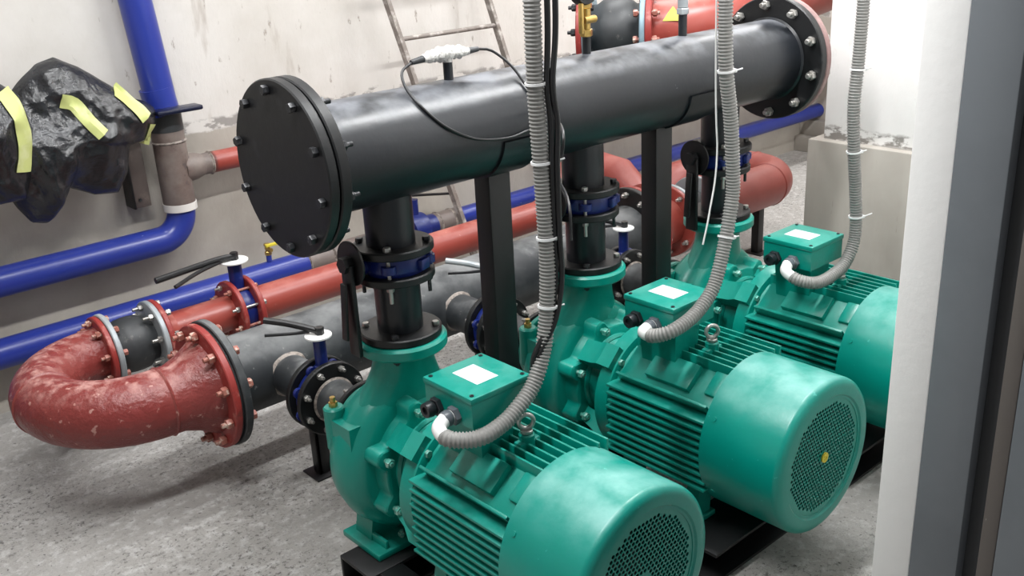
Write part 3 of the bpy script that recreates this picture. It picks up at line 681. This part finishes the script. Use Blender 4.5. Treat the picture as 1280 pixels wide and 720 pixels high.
# far end of the suction line
t = thing('red_reducer', 'red flanged reducer at the far end of the black suction pipe, behind the second post', 'pipe', (3.05, YS, ZS-.12))
MB().lathe([(0, .12), (.06, .118), (.15, .10), (.22, .098)], (XS1+.012, YS, ZS), 'X', 48).build('cone', 'red_pipe', t)
disc(.022, .194, (XS1+.0005, YS, ZS), 'X', hole=.09).build('flange', 'red_flange', t)
disc(.02, .150, (3.15, YS, ZS), 'X', hole=.08).build('flange', 'red_pipe', t)
rj2 = rubber_joint('rubber_joint', 'black rubber expansion joint with pale flanges behind the farthest pump', 3.171, 3.36, YS, ZS, .115, .152, 'galv')
bolts(rj2, (3.175, YS, ZS), '-X', .130, 8, .012, .05, 'steel', phase=.2, tail=.015)
bolts(rj2, (3.362, YS, ZS), '-X', .130, 8, .012, .05, 'bolt_red', phase=.2, tail=.015)
t = thing('return_bend', 'dusty red return bend at the far right behind the farthest pump', 'pipe bend', (3.9, 2.85, ZS-.1))
pts = [(3.37, YS, ZS), (3.5, YS, ZS), (3.7, YS, ZS), (3.82, YS, ZS)]
for k in range(0, 25):
    a = -pi/2+pi*k/24; pts.append((3.85+.18*cos(a), YS+.18+.18*sin(a), ZS))
n_u = len(pts)
pts += fillet([(3.8, YS+.36, ZS), (3.55, YS+.36, ZS), (3.55, YS+.36, .002)], .12, 10)
MB().tube(pts, .098, 48).build('bend', 'salmon', t)
disc(.02, .150, (3.3605, YS, ZS), 'X', hole=.08).build('flange', 'red_flange', t)
for i in (5, 16, 27):
    MB().tube([Vector(pts[i])+(Vector(pts[i+1])-Vector(pts[i-1])).normalized()*q for q in (-.006, 0, .006)], [.096, .102, .096], 48).build('weld_bead', 'salmon', t)
MB().box((3.80, 2.60, .004), (3.84, 2.64, ZS-.09), .002).build('support_leg', 'post', t)
MB().box((3.78, 2.57, 0), (3.86, 2.67, .005), .001).build('foot_plate', 'post', t)
t = thing('red_elbow_pipe', 'faded red mitred elbow behind the middle riser', 'pipe bend', (3.0, 2.95, 0))
MB().tube([(2.862, YB2, ZS), (2.93, YB2+.005, ZS+.01), (3.06, 3.16, .40), (3.17, 3.17, .44), (3.245, 3.10, .452), (3.245, 2.97, .44), (3.22, 2.865, .385), (3.215, 2.85, .30), (3.215, 2.85, .003)], [.063, .068, .08, .082, .082, .082, .08, .078, .078], 40).build('elbow', 'salmon', t)
t = thing('red_pipe', 'dark red pipe directly under the header, farthest back behind the second post', 'pipe', (3.4, 3.36, .5))
MB().cyl((3.22, 3.36, .60), (XW, 3.36, .60), .085, 40).build('pipe', 'red_flange', t)

# ------------------------------------------------------------------ blue lines on the back wall
YBL = 3.52
t = thing('wall_pipe', 'upper blue pipe with vertical riser, bare brown tee and bend on the back wall', 'pipe', (1.2, YBL, .45))
MB().tube([(1.440, YBL, 1.00), (1.40, YBL, 1.5), (1.36, YBL, CEIL)], .056, 36).build('riser', 'blue', t)
MB().tube([(1.444, YBL, .95), (1.43, YBL, 1.055)], .059, 36).build('sleeve', 'blue', t)
MB().tube(fillet([(1.4435, YBL, .965), (1.452, YBL, .50), ], .1) if False else [(1.4435, YBL, .96), (1.4445, YBL, .62)], .0585, 36).cyl((1.444, YBL, .752), (1.60, YBL, .752), .04, 30).lathe([(0, .055), (.05, .05), (.08, .040)], (1.475, YBL, .752), 'X', 30).build('tee', 'bare', t)
MB().tube([(1.4435, YBL, .975), (1.4435, YBL, .90)], .0595, 36).build('dark_collar', 'rubber', t)
MB().tube([(1.4445, YBL, .605), (1.4445, YBL, .632)], .061, 36).build('band', 'white_band', t)
MB().lathe([(-.006, .058), (0, .063), (.006, .058)], (1.4445, YBL, .86), 'Z', 36).build('weld_bead', 'weld', t)
MB().lathe([(-.006, .04), (0, .045), (.006, .04)], (1.585, YBL, .752), 'X', 30).build('weld_bead', 'weld', t)
MB().cyl((1.588, YBL, .752), (2.4, YBL, .752), .04, 30).build('branch', 'red_pipe', t)
MB().tube(fillet([(1.4445, YBL, .612), (1.4445, YBL, .503), (-1.55, YBL, .503)], .10, 14), .0515, 36).build('bend', 'blue', t)
fp = MB().box((1.375, YBL-.115, .972), (1.545, YBL-.05, .99), .007); fp.box((1.40, YBL-.07, .972), (1.49, YBL+.09, .989), .004); fp.build('bracket_plate', mat('navy_plate', (16, 20, 44), .3), t)
t = thing('wall_pipe', 'lower blue pipe running along the foot of the back wall', 'pipe', (1.5, YBL, .205))
MB().cyl((-1.55, YBL, .255), (1.93, YBL, .255), .0525, 36).build('pipe', 'blue', t)
MB().cyl((1.93, YBL, .255), (2.4, YBL, .255), .05, 36).build('pipe', 'bare', t)['label'] = 'unpainted brown length'
MB().cyl((2.60, YBL, .258), (2.74, YBL, .258), .05, 36).build('pipe', 'bare', t)
for x in (1.93, 2.05, 2.62, 2.70): MB().lathe([(-.006, .05), (0, .057), (.006, .05)], (x, YBL, .256), 'X', 36).build('weld_bead', 'weld', t)
MB().cyl((2.74, YBL, .258), (XW, YBL, .26), .044, 36).build('pipe', 'blue', t)
v = thing('wall_valve', 'blue valve on the lower wall pipe, half hidden behind the nearest riser', 'valve', (2.5, YBL, .2))
b = MB(); b.lathe([(0, .05), (0, .075), (.02, .078), (.06, .078), (.08, .075), (.08, .05)], (2.46, YBL, .257), 'X', 40, closed=True); b.cyl((2.5, YBL, .32), (2.5, YBL, .40), .02, 16); b.cyl((2.4, YBL, .257), (2.6, YBL, .257), .052, 30); b.build('body', 'blue_cast', v)
MB().box((2.48, YBL-.02, .40), (2.70, YBL+.0, .41), .003, Matrix.Rotation(.18, 3, 'Y')).build('lever', 'cable', v)
t = thing('drain_cock', 'small brass drain cock standing on the lower blue pipe', 'valve', (1.77, YBL, .306))
MB().cyl((1.77, YBL, .300), (1.77, YBL, .335), .011, 16).build('nipple', 'blue', t)
b = MB(); b.cyl((1.77, YBL, .335), (1.77, YBL, .352), .014, 6, bev=.002).cyl((1.77, YBL, .352), (1.77, YBL, .372), .010, 16).cyl((1.77, YBL, .372), (1.77, YBL, .384), .014, 6, bev=.002).cyl((1.77, YBL-.03, .362), (1.77, YBL+.012, .362), .008, 12); b.build('body', 'brass', t)
MB().box((1.745, YBL-.04, .380), (1.80, YBL-.028, .392), .002).build('handle', 'yellow', t)
t = thing('small_relief_valve', 'small red capped valve peeking out between header plate and nearest riser', 'valve', (2.07, YBL, .306))
MB().cyl((2.07, YBL, .300), (2.07, YBL, .47), .014, 16).cyl((2.07, YBL, .36), (2.07, YBL, .46), .022, 16, bev=.004).build('body', 'oil', t)
MB().cyl((2.07, YBL, .462), (2.07, YBL, .492), .026, 16, bev=.004).build('cap', 'cable', t)

# ------------------------------------------------------------------ top red line behind the header
YT, ZT, RT = 2.46, 1.165, .108
PV = Vector((2.69, YT, ZT)); TA = radians(-54); TD = Vector((cos(TA), sin(TA), 0))
c0 = PV-TD*.1275
t = thing('blind_flange', 'red flange plate at the left end of the rubber joint above the header', 'flange', c0-Vector((0, 0, .16)))
disc(.02, .160, c0, TD).build('plate', 'red_flange', t)
rj3 = rubber_joint('rubber_joint', 'black rubber joint with pale blue flanges above the header', PV.x-.107, PV.x+.107, YT, ZT, .115, .162, 'galv_blue')
bolts(rj3, (PV.x-.107, YT, ZT), '-X', .140, 10, .013, .046, 'bolt_dark', phase=.1, tail=.012)
rj3.rotation_euler = (0, 0, TA)
t = thing('red_pipe', 'thick red pipe at the top of the picture behind the header', 'pipe', (3.3, YT, ZT-RT))
c1 = PV+TD*.1075; k0 = c1+TD*.20; 
MB().tube(fillet([c1+TD*.008, k0, (3.93, k0.y, ZT+.13)], .3, 12), RT, 48).build('pipe', 'red_pipe', t)
disc(.022, .160, c1, TD, hole=.1).build('flange', 'red_flange', t)
a_, b_, d_ = frame(TD)
for k in range(10):
    th = .1+2*pi*k/10; bolt(t, c1+a_*(.14*cos(th))+b_*(.14*sin(th)), TD, .013, .05, 'bolt_red', .01, random.random()*3)
YK = k0.y
disc(.024, .160, (3.93, YK, ZT+.13), 'X').build('flange', 'red_flange', t); disc(.024, .160, (3.956, YK, ZT+.13), 'X').build('flange', 'red_flange', t)
b = MB(); sc_ = c1+TD*.09; nd = Vector((-.62, -.43, .55)); nd = (nd-TD*nd.dot(TD)).normalized(); sd = TD.cross(nd)
for i in range(8):
    f0, f1 = i/8, (i+1)/8; q = []
    for f, sg in ((f0, -1), (f0, 1), (f1, 1), (f1, -1)):
        A = (f-.5)*.5; hw = (1-f)*.032+.001; r_ = RT+.0012
        q.append(sc_+TD*(sg*hw)+nd*(r_*cos(A))+sd*(r_*sin(A)*(-1 if sd.z < 0 else 1)))
    b.add(q, [(0, 1, 2, 3)])
b.build('warning_sticker', 'yellow', t)['label'] = 'yellow triangular sticker'

# gauges on the header
t = thing('pressure_gauge', 'dark round gauge on a brass cock standing on the header at the top', 'gauge', (1.943, YR, ZH+RH+.05))
g0 = ZH+RH+.05
b = MB(); b.cyl((1.943, YR, g0-.006), (1.943, YR, g0+.014), .017, 6, bev=.002).cyl((1.943, YR, g0+.014), (1.943, YR, g0+.034), .012, 20).cyl((1.943, YR, g0+.030), (1.943, YR, g0+.046), .019, 6, bev=.003)
b.cyl((1.943, YR, g0+.046), (1.943, YR, g0+.070), .013, 20).cyl((1.943, YR, g0+.066), (1.943, YR, g0+.080), .017, 6, bev=.002); b.cyl((1.965, YR-.01, g0+.038), (1.920, YR-.014, g0+.038), .010, 16); b.build('brass_cock', 'brass', t)
MB().box((1.906, YR-.022, g0+.005), (1.914, YR-.008, g0+.082), .002).build('cock_lever', 'brass', t)
MB().lathe([(0, .04), (.006, .043), (.028, .043), (.034, .038)], (1.935, YR-.017, g0+.118), (.0, 1, 0), 40).build('case', 'cable', t)
MB().cyl((1.943, YR, g0+.078), (1.943, YR, g0+.09), .009, 12).build('stem', 'brass', t)
t = thing('stub_fitting', 'steel threaded fitting screwed on a black stub of the header', 'fitting', (2.342, YR, ZH+RH+.06))
g0 = ZH+RH+.06
MB().cyl((2.342, YR, g0), (2.342, YR, g0+.018), .0185, 6, bev=.002).cyl((2.342, YR, g0+.018), (2.342, YR, g0+.05), .0155, 24, bev=.002).cyl((2.342, YR, g0+.05), (2.342, YR, g0+.066), .0185, 6, bev=.002).build('coupling', 'galv', t)
MB().cyl((2.342, YR, g0+.066), (2.342, YR, g0+.2), .012, 16).build('pipe', 'rubber', t)

# sensor on the header with white thread wrap and thin cable
sx_, sz_ = 1.474, ZH+RH+.045
t = thing('wrapped_sensor', 'sensor joint wrapped in white thread on a short stub of the black header', 'sensor', (sx_, YR, sz_))
b = MB(); n = 26; pth = []; rr = []
for i in range(n):
    f = i/(n-1); pth.append((sx_-.072+.135*f, YR, sz_+.012+.004*sin(f*3))); rr.append((.0075+.0085*sin(pi*f)**.6)*(1+.18*sin(i*2.3)+.1*sin(i*5.1)))
b.tube(pth, rr, 20).cyl((sx_, YR, sz_-.004), (sx_, YR, sz_+.012), .012, 16); b.build('thread_wrap', 'white_tape', t)
MB().tube([(sx_-.105, YR, sz_+.008), (sx_-.07, YR, sz_+.012)], [.006, .0085], 16).build('plug', 'rubber', t)
MB().tube([(sx_+.06, YR, sz_+.013), (sx_+.095, YR, sz_+.014)], [.0085, .006], 16).build('plug', 'rubber', t)
def on_header(x, a, off=.004):   # a: angle above horizontal on the camera side
    return Vector((x, YR-(RH+off)*cos(a), ZH+(RH+off)*sin(a)))
cz = [Vector((sx_-.103, YR, sz_+.008)), Vector((sx_-.14, YR-.01, sz_-.008)), on_header(sx_-.155, 1.25, .012), on_header(sx_-.15, .8), on_header(sx_-.11, .35), on_header(sx_-.03, .02), on_header(sx_+.07, -.1), on_header(sx_+.14, -.05), on_header(sx_+.175, -.18), Vector((sx_+.17, YR-.16, ZH-.10)), Vector((sx_+.0, 1.50, ZH-.10)), Vector((sx_-.03, 1.462, ZH-.18))]
tag(MB().tube(smooth_path(cz, .012), .0034, 10).build('sensor_cable', 'cable'), 'thin black cable looping down the header face from the left plug of the wrapped sensor', 'cable')
cz = [Vector((sx_+.095, YR, sz_+.014)), Vector((sx_+.13, YR-.01, sz_+.006)), Vector((sx_+.155, YR-.05, sz_-.03)), on_header(sx_+.165, .75, .006), on_header(sx_+.165, .3, .03), Vector((sx_-.02, 1.49, ZH+.06)), Vector((sx_-.05, 1.463, ZH+.0))]
tag(MB().tube(smooth_path(cz, .012), .0034, 10).build('sensor_cable', 'cable'), 'thin black cable arching from the right plug of the wrapped sensor to the near conduit', 'cable')

# ------------------------------------------------------------------ flexible conduits
def conduit(px, path, label, ties, r=.0182):
    t = thing('flexible_conduit', label, 'conduit', path[0], 'grey corrugated conduits')
    pts = resample(smooth_path(path, .004), .002)
    rad = []; i0 = int(.055/.002)
    w = pts[:i0+1]
    MB().tube([Vector((px-.143, 1.522, .592))]+w[::3], .0158, 20).build('white_sleeve', 'white_pvc', t)['label'] = 'white smooth end sleeve'
    pts = pts[i0:]
    k = 0; P2 = []; R2 = []
    for i, p in enumerate(pts):
        ph = i % 4; P2.append(p); R2.append(r if ph in (1, 2) else r*.86)
    MB().tube(P2, R2, 16).build('corrugated_hose', 'conduit', t, sharp=180)
    for z, tl in ties:
        j = min(range(len(pts)), key=lambda i: abs(pts[i].z-z)+(0 if i > 60 else 9)); d = (pts[j+1]-pts[j-1]).normalized(); a, b_, _ = frame(d)
        q = MB().lathe([(-.0025, r+.0005), (-.0025, r+.003), (.0025, r+.003), (.0025, r+.0005)], pts[j], d, 20, closed=True)
        e = pts[j]+Vector((.55, -.8, .02)).normalized()*(r+.002); q.box(e-Vector((.004, .004, .004)), e+Vector((.004, .004, .004)), .001)
        q.tube([e, e+Vector((tl, -.01, .004))], .0018, 6); q.build('zip_tie', 'zip', t)
    return t
x = PX[0]
conduit(x, [(x-.160, 1.522, .592), (x-.186, 1.508, .584), (x-.186, 1.472, .575), (x-.14, 1.436, .572), (x-.08, 1.43, .582), (x-.03, 1.43, .605), (x+.018, 1.433, .64), (x+.052, 1.437, .70), (x+.07, 1.44, .77), (x+.080, 1.442, .86), (x+.083, 1.445, .945), (x+.081, 1.45, 1.115), (x+.074, 1.45, 1.277), (x+.074, 1.45, 1.43), (x+.08, 1.46, 1.8), (x+.08, 1.46, CEIL)], 'grey corrugated conduit with cables tied to it, from the nearest pump box up', [(1.27, .012), (1.11, .03), (.95, .016), (.80, .014)])
x = PX[1]
conduit(x, [(x-.160, 1.522, .592), (x-.188, 1.51, .592), (x-.192, 1.475, .594), (x-.17, 1.44, .608), (x-.12, 1.43, .622), (x-.07, 1.43, .64), (x-.02, 1.43, .678), (x+.01, 1.432, .73), (x+.038, 1.435, .805), (x+.058, 1.438, .875), (x+.066, 1.44, .935), (x+.056, 1.445, 1.09), (x+.034, 1.447, 1.22), (x+.03, 1.45, 1.371), (x+.03, 1.45, 1.7), (x+.03, 1.45, CEIL)], 'grey corrugated conduit hanging to the middle pump box, crossing the header', [(1.21, .016), (.80, .006)])
x = PX[2]
conduit(x, [(x-.160, 1.522, .592), (x-.186, 1.508, .58), (x-.18, 1.47, .562), (x-.14, 1.44, .550), (x-.08, 1.433, .552), (x-.01, 1.43, .572), (x+.035, 1.43, .625), (x+.045, 1.433, .69), (x+.035, 1.437, .79), (x+.018, 1.44, .90), (x+.008, 1.445, 1.03), (x+.02, 1.448, 1.144), (x+.028, 1.45, 1.314), (x+.03, 1.45, 1.7), (x+.03, 1.45, CEIL)], 'grey corrugated conduit in front of the white column, to the farthest pump box', [(1.13, .012), (.90, .01), (.705, .03)])
x = PX[0]
for dx, dy, w, l in ((.091, -.019, .010, 'black cable tied along the near conduit, directly beside the ribs'), (.099, -.027, .016, 'black cable tied along the near conduit, outer one of the pair')):
    pts = [(x+dx+.004, 1.45+dy, CEIL), (x+dx, 1.45+dy, 1.8), (x+dx-.005+w, 1.45+dy, 1.42), (x+dx-.003, 1.45+dy, 1.27), (x+dx+w*.4, 1.45+dy, 1.19), (x+dx+.002, 1.45+dy, 1.10), (x+dx+.002, 1.45+dy, .95), (x+dx-.004+w*.5, 1.45+dy, .86), (x+dx-.018, 1.45+dy, .775), (x+dx-.06, 1.46+dy, .70), (x+dx-.06, 1.47+dy, .66)]
    tag(MB().tube(smooth_path(pts, .015), .0062, 12).build('power_cable', 'cable'), l, 'cable', 'black cables on the near conduit')
x = PX[1]
pts = [(x+.0, 1.47, CEIL), (x+.03, 1.475, 1.3), (x+.045, 1.475, 1.0), (x+.02, 1.475, .86), (x+.0, 1.478, .78)]
tag(MB().tube(smooth_path(pts, .02), .0022, 8).build('thin_cord', 'white_pvc'), 'thin pale cord hanging beside the middle conduit', 'cord')

# ------------------------------------------------------------------ ladder
def lp(x0, x1, z): return Vector((x0+(x1-x0)*z/1.75, 3.22+.225*z, z))
t = thing('ladder', 'weathered steel ladder leaning on the back wall behind the header', 'ladder', (2.75, 3.3, 0))
for xb, xt in ((2.640, 2.366), (3.155, 2.90)):
    p0, p1 = lp(xb, xt, .0), lp(xb, xt, 1.72); b = MB()
    b.loft([[p+Vector((sx*.0095, sy*.016, 0)) for sx, sy in ((-1, -1), (1, -1), (1, 1), (-1, 1))] for p in (p0, p1)]); b.build('rail', 'ladder', t)
for z in (.22, .515, .81, 1.102, 1.395, 1.66):
    b = MB(); b.cyl(lp(2.645, 2.371, z), lp(3.15, 2.895, z), .0095, 14); b.build('rung', 'ladder', t)

# ------------------------------------------------------------------ plastic-wrapped equipment
def ridged(p, s, o=4):
    v = 0; a = 1
    for i in range(o):
        v += a*(1-2*abs(noise.noise(p*s))) ; s *= 2.1; a *= .5
    return v/2
def wrapped(name, label, outline, yc, th, seed, cx=None, cz=None, nr=46, nt=180):
    P = outline; n = len(P)
    cx = sum(p[0] for p in P)/n if cx is None else cx; cz = sum(p[1] for p in P)/n if cz is None else cz
    def boundary(a):
        best = .05; dx, dz = cos(a), sin(a)
        for i in range(n):
            x0, z0 = P[i][0]-cx, P[i][1]-cz; x1, z1 = P[(i+1) % n][0]-cx, P[(i+1) % n][1]-cz
            ex, ez = x1-x0, z1-z0; den = dx*ez-dz*ex
            if abs(den) < 1e-9: continue
            tt = (x0*ez-z0*ex)/den; u = (x0*dz-z0*dx)/den
            if tt > 0 and -1e-6 <= u <= 1+1e-6: best = max(best, tt)
        return best
    def depth(x, z, side=1):
        dx, dz = x-cx, z-cz; r = sqrt(dx*dx+dz*dz); a = math.atan2(dz, dx); tn = min(1, r/boundary(a))
        wx = x+.035*noise.noise(Vector((x*6, z*6, seed))); wz = z+.035*noise.noise(Vector((z*6, x*6, seed+4)))
        w = (noise.voronoi(Vector((wx*5.5+wz*2+seed, wz*4-wx*1.5, seed+side)))[0][0]-.45)*.085+(noise.voronoi(Vector((wx*15+wz*5, wz*9-wx*5+seed, side)))[0][0]-.45)*.034+ridged(Vector((x+seed, z*.8, seed*.3+side)), 3, 2)*.03+(noise.voronoi(Vector((wx*34+wz*8, wz*20-wx*9+seed, side)))[0][0]-.4)*.012
        return th*(1-tn**2.2)**.6 + w*(1-tn**4)
    b = MB(); vs = []; fs = []
    for side in (1, -1):
        o = len(vs)
        for i in range(nr+1):
            f = (i/nr)**.8
            for k in range(nt):
                a = 2*pi*k/nt; r = boundary(a)*f*(1+.012*noise.noise(Vector((a*4, seed, 0)))); x, z = cx+r*cos(a), cz+r*sin(a)
                y = yc-side*max(0.002, depth(x, z, side)*(1 if side > 0 else .6)) if i < nr else yc
                vs.append((x, y, z))
        for i in range(nr):
            for k in range(nt): fs.append((o+i*nt+k, o+i*nt+(k+1) % nt, o+(i+1)*nt+(k+1) % nt, o+(i+1)*nt+k))
    b.add(vs, fs)
    bx = [p[0] for p in P]; bz = [p[1] for p in P]
    t = thing(name, label, 'wrapped equipment', (cx, yc, min(bz)))
    me = b.mesh('plastic_wrap', M['bag'], ORG[t.name], 180); o = bpy.data.objects.new('plastic_wrap', me); C.objects.link(o); o.parent = t; ORG[o.name] = ORG[t.name]
    return t, (lambda x, z: yc-depth(x, z))
def strip(t, surf, pts, w, lab=None):
    P = smooth_path([(x, 0, z) for x, z in pts], .012); b = MB(); vs = []; fs = []
    for i, p in enumerate(P):
        d = (P[min(i+1, len(P)-1)]-P[max(i-1, 0)]).normalized(); s = Vector((d.z, 0, -d.x))
        for k in range(5):
            q = p+s*w*(k/4-.5); vs.append((q.x, surf(q.x, q.z)-.006, q.z))
    m = len(vs)
    vs += [(a, y_+.004, c) for a, y_, c in vs]
    for i in range(len(P)-1):
        for k in range(4): fs.append((i*5+k, i*5+k+1, i*5+k+6, i*5+k+5)); fs.append((m+i*5+k, m+i*5+k+1, m+i*5+k+6, m+i*5+k+5))
        for k in (0, 4): fs.append((i*5+k, i*5+5+k, m+i*5+5+k, m+i*5+k))
    b.add(vs, fs).build('tape_strip', 'tape', t)
# outlines in metres (x, z) on the wall plane y = 3.42
t, sf = wrapped('wrapped_equipment', 'large bundle in crumpled black plastic with yellow tape, fixed to the wall beside the riser',
    [(.905, 1.10), (.955, 1.15), (1.02, 1.20), (1.08, 1.215), (1.15, 1.175), (1.23, 1.11), (1.30, 1.05), (1.35, 1.03), (1.38, 1.0), (1.375, .95), (1.33, .90), (1.27, .89), (1.245, .80), (1.20, .735), (1.12, .745), (1.04, .79), (1.0, .73), (.955, .685), (.905, .70), (.87, .76), (.83, .85), (.83, 1.0)], 3.44, .10, 1.3, 1.06, .96)
strip(t, sf, [(1.05, 1.085), (1.085, 1.07), (1.11, 1.02), (1.145, .965)], .045)
strip(t, sf, [(1.245, 1.09), (1.285, 1.04), (1.315, .985)], .05)
strip(t, sf, [(1.345, .955), (1.33, .91), (1.32, .885)], .035)
t, sf = wrapped('wrapped_equipment', 'bundle in black plastic with one yellow tape strip at the left picture edge', [(.62, 1.14), (.74, 1.19), (.86, 1.18), (.925, 1.13), (.945, 1.02), (.92, .90), (.88, .80), (.80, .80), (.68, .84), (.60, .94)], 3.35, .09, 5.1)
strip(t, sf, [(.875, 1.15), (.895, 1.07), (.895, .98), (.875, .90)], .055)
t = thing('wall_bracket', 'rusty angle-iron wall bracket under the black plastic bundle', 'bracket', (1.32, 3.6, .64))
b = MB(); b.box((1.285, 3.545, .635), (1.35, 3.6195, .95), .003); b.build('upright', mat('rusty_dark_steel', (84, 74, 70), .6, spots=[((120, 108, 100), 12, .5, .66, .7), ((40, 36, 36), 9, .55, .7, .6)]), t)
MB().box((1.283, 3.535, .635), (1.290, 3.615, .96), .001).build('rib', 'post', t)
MB().cyl((1.31, 3.55, .665), (1.31, 3.538, .665), .006, 6).build('bolt', 'bolt_dark', t)
